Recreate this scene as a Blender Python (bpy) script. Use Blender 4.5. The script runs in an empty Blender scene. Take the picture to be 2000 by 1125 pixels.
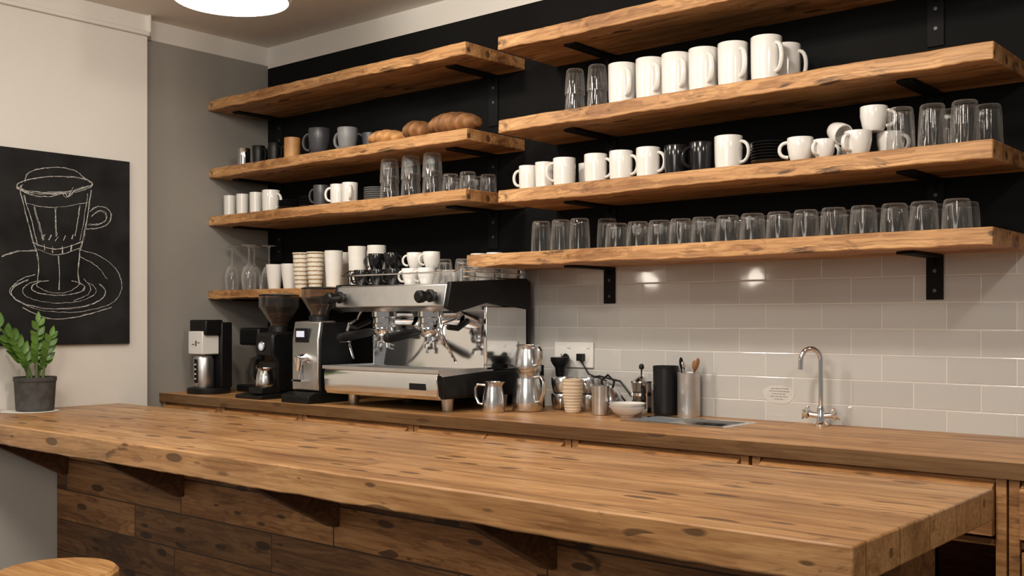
import bpy, math, random
from mathutils import Vector, Matrix
random.seed(7)
R=math.radians
COL=bpy.context.scene.collection

# ------------------------------------------------------------------ materials
def newmat(name):
    m=bpy.data.materials.new(name); m.use_nodes=True
    nt=m.node_tree; b=nt.nodes['Principled BSDF']
    return m,nt,b
def simple(name,col,rough=.5,metal=0,noise=0.0,nscale=20,bump=0,bscale=60,coat=0,spec=.5):
    m,nt,b=newmat(name)
    b.inputs['Base Color'].default_value=(*col,1)
    b.inputs['Roughness'].default_value=rough
    b.inputs['Metallic'].default_value=metal
    b.inputs['Specular IOR Level'].default_value=spec
    if coat: b.inputs['Coat Weight'].default_value=coat; b.inputs['Coat Roughness'].default_value=.08
    tc=nt.nodes.new('ShaderNodeTexCoord')
    n=nt.nodes.new('ShaderNodeTexNoise'); n.inputs['Scale'].default_value=nscale; n.inputs['Detail'].default_value=4
    nt.links.new(tc.outputs['Object'],n.inputs['Vector'])
    cr=nt.nodes.new('ShaderNodeValToRGB')
    lo=[max(0,c*(1-noise)) for c in col]; hi=[min(1,c*(1+noise)) for c in col]
    cr.color_ramp.elements[0].color=(*lo,1); cr.color_ramp.elements[0].position=.3
    cr.color_ramp.elements[1].color=(*hi,1); cr.color_ramp.elements[1].position=.7
    nt.links.new(n.outputs['Fac'],cr.inputs['Fac']); nt.links.new(cr.outputs['Color'],b.inputs['Base Color'])
    if bump:
        n2=nt.nodes.new('ShaderNodeTexNoise'); n2.inputs['Scale'].default_value=bscale; n2.inputs['Detail'].default_value=5
        nt.links.new(tc.outputs['Object'],n2.inputs['Vector'])
        bp=nt.nodes.new('ShaderNodeBump'); bp.inputs['Strength'].default_value=bump; bp.inputs['Distance'].default_value=.003
        nt.links.new(n2.outputs['Fac'],bp.inputs['Height']); nt.links.new(bp.outputs['Normal'],b.inputs['Normal'])
    return m
def mixc(nt,mode,fac,a,bb):
    n=nt.nodes.new('ShaderNodeMix'); n.data_type='RGBA'; n.blend_type=mode
    for sock,v in ((n.inputs[0],fac),(n.inputs[6],a),(n.inputs[7],bb)):
        if hasattr(v,'is_output'): nt.links.new(v,sock)
        elif isinstance(v,(int,float)): sock.default_value=v
        else: sock.default_value=(*v,1)
    return n.outputs[2]
def wood(name,dark,mid,light,planks=None,plane='xy',rough=.45,knots=.6,stretch=9,seed=0,var=.35,mort=.0015,coat=.15,marks=.14,mort_k=.75,band_k=.8,stain_k=.8,kn=.625):
    m,nt,b=newmat(name); L=nt.links
    def math_(op,a=None,b_=None,c=None):
        n=nt.nodes.new('ShaderNodeMath'); n.operation=op
        for i,v in enumerate((a,b_,c)):
            if v is None: continue
            if hasattr(v,'is_output'): L.new(v,n.inputs[i])
            else: n.inputs[i].default_value=v
        return n.outputs[0]
    tc=nt.nodes.new('ShaderNodeTexCoord')
    mp=nt.nodes.new('ShaderNodeMapping'); mp.inputs['Scale'].default_value=(1.1,stretch,stretch); mp.inputs['Location'].default_value=(seed,seed*.7,seed*.3)
    L.new(tc.outputs['Object'],mp.inputs['Vector'])
    vec=mp.outputs['Vector']
    brick=None
    if planks:
        sx=nt.nodes.new('ShaderNodeSeparateXYZ'); L.new(tc.outputs['Object'],sx.inputs[0])
        cb=nt.nodes.new('ShaderNodeCombineXYZ'); L.new(sx.outputs[0],cb.inputs[0])
        L.new(sx.outputs[1 if plane=='xy' else 2],cb.inputs[1])
        brick=nt.nodes.new('ShaderNodeTexBrick'); L.new(cb.outputs[0],brick.inputs['Vector'])
        brick.inputs['Scale'].default_value=1; brick.inputs['Brick Width'].default_value=planks[0]; brick.inputs['Row Height'].default_value=planks[1]
        brick.inputs['Mortar Size'].default_value=mort; brick.inputs['Mortar Smooth'].default_value=.2; brick.offset=.37; brick.squash=1.35; brick.squash_frequency=3
        brick.inputs['Color1'].default_value=(0,0,0,1); brick.inputs['Color2'].default_value=(1,1,1,1); brick.inputs['Mortar'].default_value=(.5,.5,.5,1)
        va=nt.nodes.new('ShaderNodeVectorMath'); va.operation='MULTIPLY_ADD'
        L.new(brick.outputs['Color'],va.inputs[0]); va.inputs[1].default_value=(7,5,3); L.new(vec,va.inputs[2]); vec=va.outputs[0]
    n=nt.nodes.new('ShaderNodeTexNoise'); n.inputs['Scale'].default_value=1.5; n.inputs['Detail'].default_value=7; n.inputs['Roughness'].default_value=.58; n.inputs['Distortion'].default_value=.8
    L.new(vec,n.inputs['Vector'])
    sn=math_('SINE',math_('MULTIPLY',n.outputs['Fac'],52))
    band01=math_('MULTIPLY_ADD',sn,.5,.5)
    cr=nt.nodes.new('ShaderNodeValToRGB'); e=cr.color_ramp.elements
    e[0].position=.31; e[0].color=(*dark,1); e[1].position=.64; e[1].color=(*light,1)
    x=cr.color_ramp.elements.new(.46); x.color=(*mid,1)
    L.new(n.outputs['Fac'],cr.inputs['Fac'])
    band=nt.nodes.new('ShaderNodeValToRGB'); band.color_ramp.elements[0].color=(.62,.54,.46,1); band.color_ramp.elements[1].color=(1.0,1.0,1.0,1); band.color_ramp.elements[1].position=.55
    L.new(band01,band.inputs['Fac'])
    c=mixc(nt,'MULTIPLY',band_k,cr.outputs['Color'],band.outputs['Color'])
    # fine grain
    mp2=nt.nodes.new('ShaderNodeMapping'); mp2.inputs['Scale'].default_value=(5,120,120); L.new(tc.outputs['Object'],mp2.inputs['Vector'])
    n2=nt.nodes.new('ShaderNodeTexNoise'); n2.inputs['Scale'].default_value=1; n2.inputs['Detail'].default_value=4; L.new(mp2.outputs[0],n2.inputs['Vector'])
    g=nt.nodes.new('ShaderNodeValToRGB'); g.color_ramp.elements[0].color=(.58,.50,.42,1); g.color_ramp.elements[0].position=.34; g.color_ramp.elements[1].color=(1,1,1,1); g.color_ramp.elements[1].position=.55
    L.new(n2.outputs['Fac'],g.inputs['Fac'])
    c=mixc(nt,'MULTIPLY',.65,c,g.outputs['Color'])
    # stains
    mp5=nt.nodes.new('ShaderNodeMapping'); mp5.inputs['Scale'].default_value=(1.2,3,3); mp5.inputs['Location'].default_value=(seed*3,2,seed); L.new(tc.outputs['Object'],mp5.inputs['Vector'])
    n5=nt.nodes.new('ShaderNodeTexNoise'); n5.inputs['Scale'].default_value=1.6; n5.inputs['Detail'].default_value=4; L.new(mp5.outputs[0],n5.inputs['Vector'])
    st=nt.nodes.new('ShaderNodeValToRGB'); st.color_ramp.elements[0].color=(.70,.64,.57,1); st.color_ramp.elements[0].position=.36; st.color_ramp.elements[1].color=(1,1,1,1); st.color_ramp.elements[1].position=.56
    L.new(n5.outputs['Fac'],st.inputs['Fac']); c=mixc(nt,'MULTIPLY',stain_k,c,st.outputs['Color'])
    # knots
    mp3=nt.nodes.new('ShaderNodeMapping'); mp3.inputs['Scale'].default_value=(3.0,9.5,9.5); mp3.inputs['Location'].default_value=(seed*2,1,3); L.new(tc.outputs['Object'],mp3.inputs['Vector'])
    n3=nt.nodes.new('ShaderNodeTexNoise'); n3.inputs['Scale'].default_value=1.7; n3.inputs['Detail'].default_value=7; n3.inputs['Distortion'].default_value=.8; n3.inputs['Roughness'].default_value=.68; L.new(mp3.outputs[0],n3.inputs['Vector'])
    k=nt.nodes.new('ShaderNodeValToRGB'); k.color_ramp.elements[0].position=kn; k.color_ramp.elements[0].color=(0,0,0,1); k.color_ramp.elements[1].position=kn+.085; k.color_ramp.elements[1].color=(knots,knots,knots,1)
    L.new(n3.outputs['Fac'],k.inputs['Fac'])
    c=mixc(nt,'MIX',k.outputs['Color'],c,[d*.3 for d in dark])
    # small elongated marks
    vo=nt.nodes.new('ShaderNodeTexVoronoi'); mp4=nt.nodes.new('ShaderNodeMapping'); mp4.inputs['Scale'].default_value=(9,30,30); mp4.inputs['Location'].default_value=(seed,0,.5); L.new(tc.outputs['Object'],mp4.inputs['Vector']); L.new(mp4.outputs[0],vo.inputs['Vector']); vo.inputs['Scale'].default_value=1.0
    sep=nt.nodes.new('ShaderNodeSeparateColor'); L.new(vo.outputs['Color'],sep.inputs[0])
    size=math_('MULTIPLY',math_('POWER',sep.outputs[0],3.0),marks*2.6)
    mk=nt.nodes.new('ShaderNodeMapRange'); mk.clamp=True; L.new(math_('SUBTRACT',size,vo.outputs['Distance']),mk.inputs[0]); mk.inputs[1].default_value=0; mk.inputs[2].default_value=.08; mk.inputs[4].default_value=knots
    c=mixc(nt,'MIX',mk.outputs[0],c,[d*.35 for d in dark])
    if brick:
        pv=nt.nodes.new('ShaderNodeValToRGB'); pv.color_ramp.elements[0].color=(1-var,1-var,1-var,1); pv.color_ramp.elements[1].color=(1,1,1,1)
        L.new(brick.outputs['Color'],pv.inputs['Fac'])
        c=mixc(nt,'MULTIPLY',1.0,c,pv.outputs['Color'])
        c=mixc(nt,'MIX',math_('MULTIPLY',brick.outputs['Fac'],mort_k),c,[d*.2 for d in dark])
    L.new(c,b.inputs['Base Color'])
    b.inputs['Roughness'].default_value=rough
    b.inputs['Coat Weight'].default_value=coat; b.inputs['Coat Roughness'].default_value=.35
    hh=math_('SUBTRACT',n2.outputs['Fac'],math_('MULTIPLY',mk.outputs[0],1.5))
    bp=nt.nodes.new('ShaderNodeBump'); bp.inputs['Strength'].default_value=.4; bp.inputs['Distance'].default_value=.002
    L.new(hh,bp.inputs['Height']); L.new(bp.outputs['Normal'],b.inputs['Normal'])
    return m

W_SHELF=wood('shelf_oak',(.21,.094,.032),(.47,.24,.092),(.66,.375,.165),knots=.9,rough=.58,seed=1,stretch=11,coat=.03,band_k=.75,kn=.59,marks=.16)
W_BAR=wood('bar_oak',(.37,.175,.060),(.62,.335,.138),(.74,.435,.20),planks=(5.0,.142),knots=.9,rough=.40,seed=3,var=.24,mort=.0022,stretch=10,coat=.18,marks=.19,band_k=.45,stain_k=.85,kn=.605)
W_COUNTER=wood('worktop_oak',(.34,.155,.052),(.58,.305,.118),(.70,.40,.168),planks=(1.4,.14),knots=.7,rough=.48,seed=5,var=.2,mort=.001,coat=.1,band_k=.55)
W_PANEL=wood('reclaimed_panel',(.22,.095,.032),(.47,.225,.08),(.64,.33,.13),planks=(.78,.118),plane='xz',knots=.88,rough=.6,seed=8,var=.62,mort=.0028,coat=0,mort_k=.93,marks=.18,kn=.60)
W_CAB=wood('cabinet_wood',(.24,.11,.036),(.46,.225,.086),(.58,.315,.13),knots=.6,rough=.5,seed=11,band_k=.6)
W_DARK=wood('dark_wood',(.08,.035,.014),(.15,.07,.028),(.21,.10,.042),knots=.3,rough=.55,seed=13)
W_STOOL=wood('stool_wood',(.38,.18,.06),(.58,.31,.12),(.70,.40,.165),knots=.2,rough=.4,seed=17,band_k=.4)
BLACKWALL=simple('black_paint',(.006,.006,.0062),.85,noise=.25,nscale=3,bump=.15,bscale=120,spec=.15)
WHITEWALL=simple('cream_paint',(.74,.715,.67),.8,noise=.03,nscale=2,bump=.25,bscale=90)
GREYWALL=simple('grey_paint',(.29,.275,.25),.8,noise=.05,nscale=2,bump=.2,bscale=90)
CEIL=simple('ceiling_paint',(.80,.755,.69),.85,noise=.03,nscale=2,bump=.1)
FLOOR=simple('floor_concrete',(.16,.14,.125),.6,noise=.25,nscale=3,bump=.3,bscale=30)
WHITE=simple('white_ceramic',(.78,.765,.735),.2,noise=.02,nscale=8,coat=.4)
CHAR=simple('charcoal_ceramic',(.045,.047,.054),.35,noise=.15,nscale=12)
GREYC=simple('grey_ceramic',(.20,.205,.215),.4,noise=.15,nscale=12)
BLACKC=simple('black_ceramic',(.01,.01,.011),.15,noise=.2,nscale=8)
TANC=simple('tan_ceramic',(.50,.25,.09),.45,noise=.25,nscale=14)
PAPER=simple('kraft_paper',(.60,.48,.35),.7,noise=.1,nscale=30)
PAPERW=simple('white_paper',(.78,.76,.72),.7,noise=.04,nscale=30)
STICK=simple('sticker_paper',(.60,.585,.55),.5,noise=.04,nscale=30)
STEEL=simple('brushed_steel',(.70,.705,.71),.24,1,noise=.06,nscale=40)
SATIN=simple('satin_steel',(.74,.745,.75),.34,1,noise=.04,nscale=40)
HOLD=simple('matt_steel',(.62,.625,.63),.48,1,noise=.05,nscale=40)
POLISH=simple('polished_steel',(.86,.865,.87),.08,1,noise=.03,nscale=10,bump=.05,bscale=6)
CHROME=simple('chrome',(.84,.84,.85),.06,1,noise=.02,nscale=10)
BPLAST=simple('black_plastic',(.007,.007,.0075),.38,noise=.2,nscale=20,spec=.3)
BMETAL=simple('black_steel',(.006,.006,.007),.75,noise=.2,nscale=20,spec=.2)
SCREW=simple('dark_screw',(.10,.10,.10),.5,.5,noise=.1,nscale=20)
DRING=simple('dark_slot',(.004,.004,.004),.6,noise=.1)
WPLAST=simple('white_plastic',(.78,.77,.75),.35,noise=.02)
BOARD=simple('blackboard_slate',(.012,.012,.0125),.75,noise=.8,nscale=6,bump=.1,spec=.25)
CHALK=simple('chalk',(.52,.52,.50),.95,noise=.6,nscale=160)
CONC=simple('dark_concrete',(.060,.058,.056),.85,noise=.35,nscale=30,bump=.5,bscale=90)
SOIL=simple('soil',(.03,.02,.012),.95,noise=.5,nscale=90,bump=.8)
LEAF=simple('leaf_green',(.10,.22,.035),.35,noise=.55,nscale=9,coat=.2)
STEM=simple('stem_green',(.09,.15,.04),.5,noise=.3)
BEAN=simple('coffee_beans',(.07,.028,.012),.4,noise=.8,nscale=110,bump=1,bscale=110)
BREAD=simple('bread_crust',(.46,.235,.085),.7,noise=.5,nscale=22,bump=.5,bscale=70)
BREAD2=simple('bread_crust_dark',(.23,.105,.038),.65,noise=.55,nscale=22,bump=.5,bscale=70)
SPOON=simple('spoon_wood',(.36,.17,.07),.5,noise=.3)
TEXTM=simple('print_dark',(.05,.05,.05),.7,noise=.1)
def glassmat(name,tint=(.93,.93,.92),edge=.85,base=.06,dif=.35,pwr=2.6):
    m=bpy.data.materials.new(name); m.use_nodes=True; nt=m.node_tree; nt.nodes.clear(); L=nt.links
    o=nt.nodes.new('ShaderNodeOutputMaterial'); t=nt.nodes.new('ShaderNodeBsdfTransparent'); t.inputs[0].default_value=(*tint,1)
    g=nt.nodes.new('ShaderNodeBsdfGlossy'); g.inputs['Roughness'].default_value=.05; g.inputs[0].default_value=(1,.98,.96,1)
    d=nt.nodes.new('ShaderNodeBsdfDiffuse'); d.inputs[0].default_value=(.85,.83,.80,1)  # pale diffuse share puts whitish lit edges into the glass colour
    lw=nt.nodes.new('ShaderNodeLayerWeight'); lw.inputs['Blend'].default_value=.5
    pw=nt.nodes.new('ShaderNodeMath'); pw.operation='POWER'; pw.inputs[1].default_value=pwr; L.new(lw.outputs['Facing'],pw.inputs[0])
    ml=nt.nodes.new('ShaderNodeMath'); ml.operation='MULTIPLY_ADD'; ml.inputs[1].default_value=edge; ml.inputs[2].default_value=base; L.new(pw.outputs[0],ml.inputs[0])
    m1=nt.nodes.new('ShaderNodeMixShader'); m1.inputs[0].default_value=dif; L.new(g.outputs[0],m1.inputs[1]); L.new(d.outputs[0],m1.inputs[2])
    m2=nt.nodes.new('ShaderNodeMixShader'); L.new(ml.outputs[0],m2.inputs[0]); L.new(t.outputs[0],m2.inputs[1]); L.new(m1.outputs[0],m2.inputs[2])
    L.new(m2.outputs[0],o.inputs[0]); return m
GLASS=glassmat('clear_glass',(.91,.91,.91),.95,.03,.28,2.7)
GLASS2=glassmat('stemware_glass',(.90,.90,.90),1.0,.07,.5,1.8)
SMOKE=glassmat('smoked_plastic',(.74,.70,.66),.5,.05,.25)
def emis(name,col,s):
    m,nt,b=newmat(name); b.inputs['Emission Color'].default_value=(*col,1); b.inputs['Emission Strength'].default_value=s; b.inputs['Base Color'].default_value=(.8,.8,.8,1); return m
LAMPE=emis('lamp_glow',(1,.93,.84),7)
BULB=emis('bulb_glow',(1,.90,.76),18)
LCD=emis('screen_blue',(.25,.45,.9),.35)
# tile
def tilemat():
    m,nt,b=newmat('white_tile'); L=nt.links
    tc=nt.nodes.new('ShaderNodeTexCoord'); sx=nt.nodes.new('ShaderNodeSeparateXYZ'); L.new(tc.outputs['Object'],sx.inputs[0])
    a=nt.nodes.new('ShaderNodeMath'); a.operation='ADD'; a.inputs[1].default_value=1.419; L.new(sx.outputs[0],a.inputs[0])
    c=nt.nodes.new('ShaderNodeMath'); c.operation='ADD'; c.inputs[1].default_value=-1.3615; L.new(sx.outputs[2],c.inputs[0])
    cb=nt.nodes.new('ShaderNodeCombineXYZ'); L.new(a.outputs[0],cb.inputs[0]); L.new(c.outputs[0],cb.inputs[1])
    def br(ms,sm):
        t=nt.nodes.new('ShaderNodeTexBrick'); L.new(cb.outputs[0],t.inputs['Vector']); t.inputs['Scale'].default_value=1
        t.inputs['Brick Width'].default_value=.181; t.inputs['Row Height'].default_value=.0745; t.inputs['Mortar Size'].default_value=ms; t.inputs['Mortar Smooth'].default_value=sm
        return t
    t=br(.0013,.1)
    t.inputs['Color1'].default_value=(.50,.49,.475,1); t.inputs['Color2'].default_value=(.56,.55,.53,1); t.inputs['Mortar'].default_value=(.74,.72,.69,1)
    L.new(t.outputs['Color'],b.inputs['Base Color']); b.inputs['Roughness'].default_value=.08
    b.inputs['Coat Weight'].default_value=.5; b.inputs['Coat Roughness'].default_value=.04
    t2=br(.003,1.0)
    iv=nt.nodes.new('ShaderNodeMath'); iv.operation='SUBTRACT'; iv.inputs[0].default_value=1; L.new(t2.outputs['Fac'],iv.inputs[1])
    n=nt.nodes.new('ShaderNodeTexNoise'); n.inputs['Scale'].default_value=7; L.new(tc.outputs['Object'],n.inputs['Vector'])
    mm=nt.nodes.new('ShaderNodeMath'); mm.operation='MULTIPLY_ADD'; mm.inputs[1].default_value=.8; L.new(n.outputs['Fac'],mm.inputs[0]); L.new(iv.outputs[0],mm.inputs[2])
    bp=nt.nodes.new('ShaderNodeBump'); bp.inputs['Strength'].default_value=.5; bp.inputs['Distance'].default_value=.002; L.new(mm.outputs[0],bp.inputs['Height']); L.new(bp.outputs['Normal'],b.inputs['Normal']); L.new(bp.outputs['Normal'],b.inputs['Coat Normal'])
    return m
TILE=tilemat()

# ------------------------------------------------------------------ mesh kit
class B:
    def __init__(s): s.v=[]; s.f=[]; s.mi=[]; s.sm=[]
    def add(s,v,f,mi=0,M=None,smooth=True):
        o=len(s.v)
        s.v+= [tuple(M@Vector(p)) if M else tuple(p) for p in v]
        s.f+= [tuple(i+o for i in q) for q in f]; s.mi+=[mi]*len(f); s.sm+=[smooth]*len(f); return s
    def lathe(s,prof,seg=28,mod=None,mi=0,M=None):
        v=[];f=[];rings=[]
        for r,z in prof:
            if r<1e-6: rings.append([len(v)]); v.append((0,0,z))
            else:
                ring=[]
                for i in range(seg):
                    t=2*math.pi*i/seg; rr=mod(r,z,t) if mod else r
                    ring.append(len(v)); v.append((rr*math.cos(t),rr*math.sin(t),z))
                rings.append(ring)
        for a,b in zip(rings,rings[1:]):
            for i in range(seg):
                j=(i+1)%seg
                if len(a)==1 and len(b)==1: break
                if len(a)==1: f.append((a[0],b[j],b[i]))
                elif len(b)==1: f.append((a[i],a[j],b[0]))
                else: f.append((a[i],a[j],b[j],b[i]))
        return s.add(v,f,mi,M)
    def tube(s,path,r,seg=10,mi=0,M=None,flat=1.0,closed=False):
        P=[Vector(p) for p in path]; n=len(P); v=[];f=[]; rings=[]
        up=None
        for i,p in enumerate(P):
            if closed: t=(P[(i+1)%n]-P[i-1])
            else: t=(P[min(i+1,n-1)]-P[max(i-1,0)])
            t.normalize()
            if up is None:
                a=Vector((0,0,1)) if abs(t.z)<.9 else Vector((0,1,0))
                up=(a-t*a.dot(t)).normalized()
            else: up=(up-t*up.dot(t)).normalized()
            side=t.cross(up); rr=r[i] if isinstance(r,(list,tuple)) else r
            ring=[]
            for k in range(seg):
                a=2*math.pi*k/seg; ring.append(len(v)); v.append(p+up*math.cos(a)*rr+side*math.sin(a)*rr*flat)
            rings.append(ring)
        rg=list(zip(rings,rings[1:]))
        if closed: rg.append((rings[-1],rings[0]))
        for a,b in rg:
            for k in range(seg):
                j=(k+1)%seg; f.append((a[k],b[k],b[j],a[j]))
        if not closed: f.append(tuple(rings[0])); f.append(tuple(reversed(rings[-1])))
        return s.add(v,f,mi,M)
    def box(s,x0,x1,y0,y1,z0,z1,mi=0,M=None):
        v=[(x0,y0,z0),(x1,y0,z0),(x1,y1,z0),(x0,y1,z0),(x0,y0,z1),(x1,y0,z1),(x1,y1,z1),(x0,y1,z1)]
        f=[(0,3,2,1),(4,5,6,7),(0,1,5,4),(1,2,6,5),(2,3,7,6),(3,0,4,7)]
        return s.add(v,f,mi,M,False)
    def prism(s,poly,axis,a,b,mi=0,M=None):
        def P(p,c):
            return (c,p[0],p[1]) if axis=='x' else ((p[0],c,p[1]) if axis=='y' else (p[0],p[1],c))
        n=len(poly); v=[P(p,a) for p in poly]+[P(p,b) for p in poly]
        f=[tuple(range(n))[::-1],tuple(range(n,2*n))]+[(i,(i+1)%n,n+(i+1)%n,n+i) for i in range(n)]
        return s.add(v,f,mi,M,False)
def make(name,b,mats,parent=None,loc=None,bevel=0,center=False,angle=35,rz=0):
    """loc None + parent: vertices are world coordinates"""
    if not isinstance(mats,(list,tuple)): mats=[mats]
    V=[Vector(p) for p in b.v]; off=Vector((0,0,0))
    if center:
        xs=[p.x for p in V]; ys=[p.y for p in V]; zs=[p.z for p in V]
        off=Vector(((min(xs)+max(xs))/2,(min(ys)+max(ys))/2,min(zs))); V=[p-off for p in V]
    me=bpy.data.meshes.new(name); me.from_pydata([tuple(p) for p in V],[],b.f)
    for m in mats: me.materials.append(m)
    for p,mi,sm in zip(me.polygons,b.mi,b.sm): p.material_index=mi; p.use_smooth=sm
    import bmesh
    bm=bmesh.new(); bm.from_mesh(me); bmesh.ops.recalc_face_normals(bm,faces=bm.faces); bm.to_mesh(me); bm.free()
    me.set_sharp_from_angle(angle=R(angle))
    o=bpy.data.objects.new(name,me); COL.objects.link(o)
    l=Vector(loc) if loc is not None else off
    if parent is not None:
        o.parent=parent
        if loc is None: l=off-parent.location
    o.location=l; o.rotation_euler=(0,0,rz)
    if bevel:
        md=o.modifiers.new('bevel','BEVEL'); md.width=bevel; md.segments=2; md.limit_method='ANGLE'; md.angle_limit=R(40)
    return o
def empty(name,loc):
    e=bpy.data.objects.new(name,None); e.empty_display_size=.05; COL.objects.link(e); e.location=loc; return e
def tag(o,label,cat,group=None):
    o['label']=label; o['category']=cat
    if group: o['group']=group
    return o
def struct(o,label=None):
    o['kind']='structure'
    if label: o['label']=label
    return o
def boxobj(name,x0,x1,y0,y1,z0,z1,mat,parent=None,bevel=0,center=True):
    return make(name,B().box(x0,x1,y0,y1,z0,z1),mat,parent,bevel=bevel,center=center)
CACHE={}
def place(kind,fn,loc,rz=0,label='',cat='',group=None):
    if kind not in CACHE: root=fn(); CACHE[kind]=root
    else:
        src=CACHE[kind]
        def cp(o,par):
            c=o.copy(); COL.objects.link(c); c.parent=par
            for ch in list(o.children):
                cp(ch,c)
            return c
        kids=list(src.children); root=src.copy(); COL.objects.link(root)
        for k in kids: cp(k,root)
    root.location=loc; root.rotation_euler=(0,0,R(rz))
    tag(root,label,cat,group); return root
T=Matrix.Translation
RX=lambda a: Matrix.Rotation(R(a),4,'X')
RY=lambda a: Matrix.Rotation(R(a),4,'Y')
RZ=lambda a: Matrix.Rotation(R(a),4,'Z')

# ------------------------------------------------------------------ room
CZ=.929; BZ=.901
struct(boxobj('floor',-4.13,2.6,-6,.1,-.1,0,FLOOR,center=False),'dark concrete floor')
struct(boxobj('ceiling',-4.13,2.6,-6,.1,2.5,2.6,CEIL,center=False),'plain cream ceiling')
struct(boxobj('wall_back',-4.13,2.6,0,.1,0,2.403,BLACKWALL,center=False),'matt black painted wall')
struct(boxobj('trim_1',-4.13,2.6,0,.1,2.403,2.5,WHITEWALL,center=False),'cream band above the black wall')
struct(boxobj('wall_backsplash',-2.5,2.6,-.007,0,CZ-.03,1.44,TILE,center=False),'glossy white brick tiles above the worktop')
struct(boxobj('wall_left',-4.13,-4.03,-.645,0,0,2.416,GREYWALL,center=False),'grey painted side wall')
struct(boxobj('trim_2',-4.13,-4.03,-.645,0,2.416,2.5,WHITEWALL,center=False),'cream band above grey wall')
struct(boxobj('wall_left',-4.13,-3.98,-6,-.645,0,2.5,WHITEWALL,center=False),'cream painted side wall')
struct(make('trim_3',B().box(-3.98,-3.962,-6,-.638,2.412,2.43).box(-4.03,-3.962,-.645,-.636,2.412,2.5),WHITEWALL,bevel=.002),'thin cream moulding under the ceiling')

# ------------------------------------------------------------------ shelves
def slab(b,x0,x1,y0,y1,z0,z1,jit=.003,n=48):
    v=[];f=[]
    jf=0;jb=0
    for i in range(n+1):
        x=x0+(x1-x0)*i/n
        jf=.8*jf+random.uniform(-jit,jit)*.6; jb=.8*jb+random.uniform(-jit,jit)*.6
        v+=[(x,y0+jf,z0+jb*.6),(x,y1,z0),(x,y1,z1),(x,y0+jf+.002,z1)]
    for i in range(n):
        a=4*i; c=a+4
        for k in range(4):
            f.append((a+k,a+(k+1)%4,c+(k+1)%4,c+k))
    f.append((3,2,1,0)); f.append((4*n,4*n+1,4*n+2,4*n+3))
    return b.add(v,f,0,None,False)
SH={}
def shelf(key,x0,x1,z,th,brs,label,drop=.135,y0=-.32):
    yb=-.0075 if x0>-2.6 and z<1.5 else -.0005
    o=make('wall_shelf',slab(B(),x0,x1,y0,yb,z-th,z,.005,70),W_SHELF,bevel=.003,center=True,angle=30)
    tag(o,label,'shelf','oak shelves on the black wall')
    for bx in brs:
        yw=-.008 if (z<1.5 and bx>-2.5) else -.0005
        b=B().box(bx-.023,bx+.023,yw-.006,yw,z-th-drop,z-th-.0015).box(bx-.023,bx+.023,-.24,yw-.003,z-th-.009,z-th-.0015)
        b.prism([(yw-.006,z-th-.03),(yw-.006,z-th-.009),(yw-.03,z-th-.009)],'x',bx-.002,bx+.002)
        for k in (.045,.1): b.lathe([(0,-.003),(.006,-.003),(.006,0),(0,0.001)],12,mi=1,M=T((bx,yw-.006,z-th-k))@RX(90)@T((0,0,.0)))
        make('shelf_bracket',b,[BMETAL,SCREW],parent=o,center=True,bevel=.0008)
    SH[key]=z
    return o
LX0,LX1=-4.029,-2.48
shelf('L1',LX0,LX1,2.203,.042,(-3.94,-2.633),'empty thick oak shelf on black steel brackets',.19)
shelf('L2',LX0,LX1,1.904,.042,(-3.94,-2.633),'oak shelf holding dark mugs and bread loaves',.15)
shelf('L3',LX0,LX1,1.694,.042,(-3.94,-2.633),'oak shelf holding small cups and stacked tumblers',.145)
shelf('L4',LX0,-2.93,1.367,.036,(-3.94,-3.1),'low oak shelf with stemware and takeaway cups',.13)
RX1=-.757
shelf('R1',-2.336,RX1,2.193,.044,(-2.094,-.997),'empty oak shelf close to the ceiling',.15)
shelf('R2',-2.336,RX1,1.912,.044,(-2.094,-.997),'oak shelf carrying tall white mugs',.135)
shelf('R3',-2.336,RX1,1.675,.044,(-2.094,-.997),'oak shelf crowded with white and black mugs',.135)
shelf('R4',-2.482,RX1,1.464,.044,(-2.094,-.997),'oak shelf with a row of tumblers above the tiles',.125)

# ------------------------------------------------------------------ crockery
def handle_path(r,h,w,z0=.2,z1=.82,n=12):
    zc=h*(z0+z1)/2; hh=h*(z1-z0)/2
    return [(r-.004+ (w)*(max(0,math.cos(a))**.75), 0, zc+hh*math.sin(a)) for a in [R(95-190*i/n) for i in range(n+1)]]
def mk_mug(r,h,mat,rb=None,w=.026,hr=.0052,name='mug',th=.0035):
    rb=rb or r*.94
    def fn():
        p=[(0,0),(rb-.004,0),(rb-.001,.003),(rb+(r-rb)*.35,h*.25),(r-.0005,h*.6),(r,h-.002),(r-.001,h),(r-th,h),(r-th-.0005,h-.004),(rb+(r-rb)*.3-th,h*.22),(rb-th-.003,.008),(0,.007)]
        o=make(name,B().lathe(p,32),mat)
        make('handle',B().tube(handle_path(r,h,w),hr,10,flat=1.25),mat,parent=o,loc=(0,0,0))
        return o
    return fn
def mk_cup(r,h,mat,rb,name='cup',rib=0,th=.003,ribd=.0025):
    def fn():
        p=[(0,0),(rb-.003,0),(rb,.003)]
        if rib:
            n=rib
            for i in range(n):
                t=(i+.2)/n; t2=(i+.9)/n; rr=rb+(r-rb)*t
                p+=[(rr,.003+(h-.006)*t),(rr+ribd,.003+(h-.006)*t2)]
        else: p+=[(rb+(r-rb)*.6,h*.5)]
        p+=[(r,h-.003),(r,h),(r-th,h),(rb-th,.006),(0,.005)]
        return make(name,B().lathe(p,30),mat)
    return fn
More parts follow.
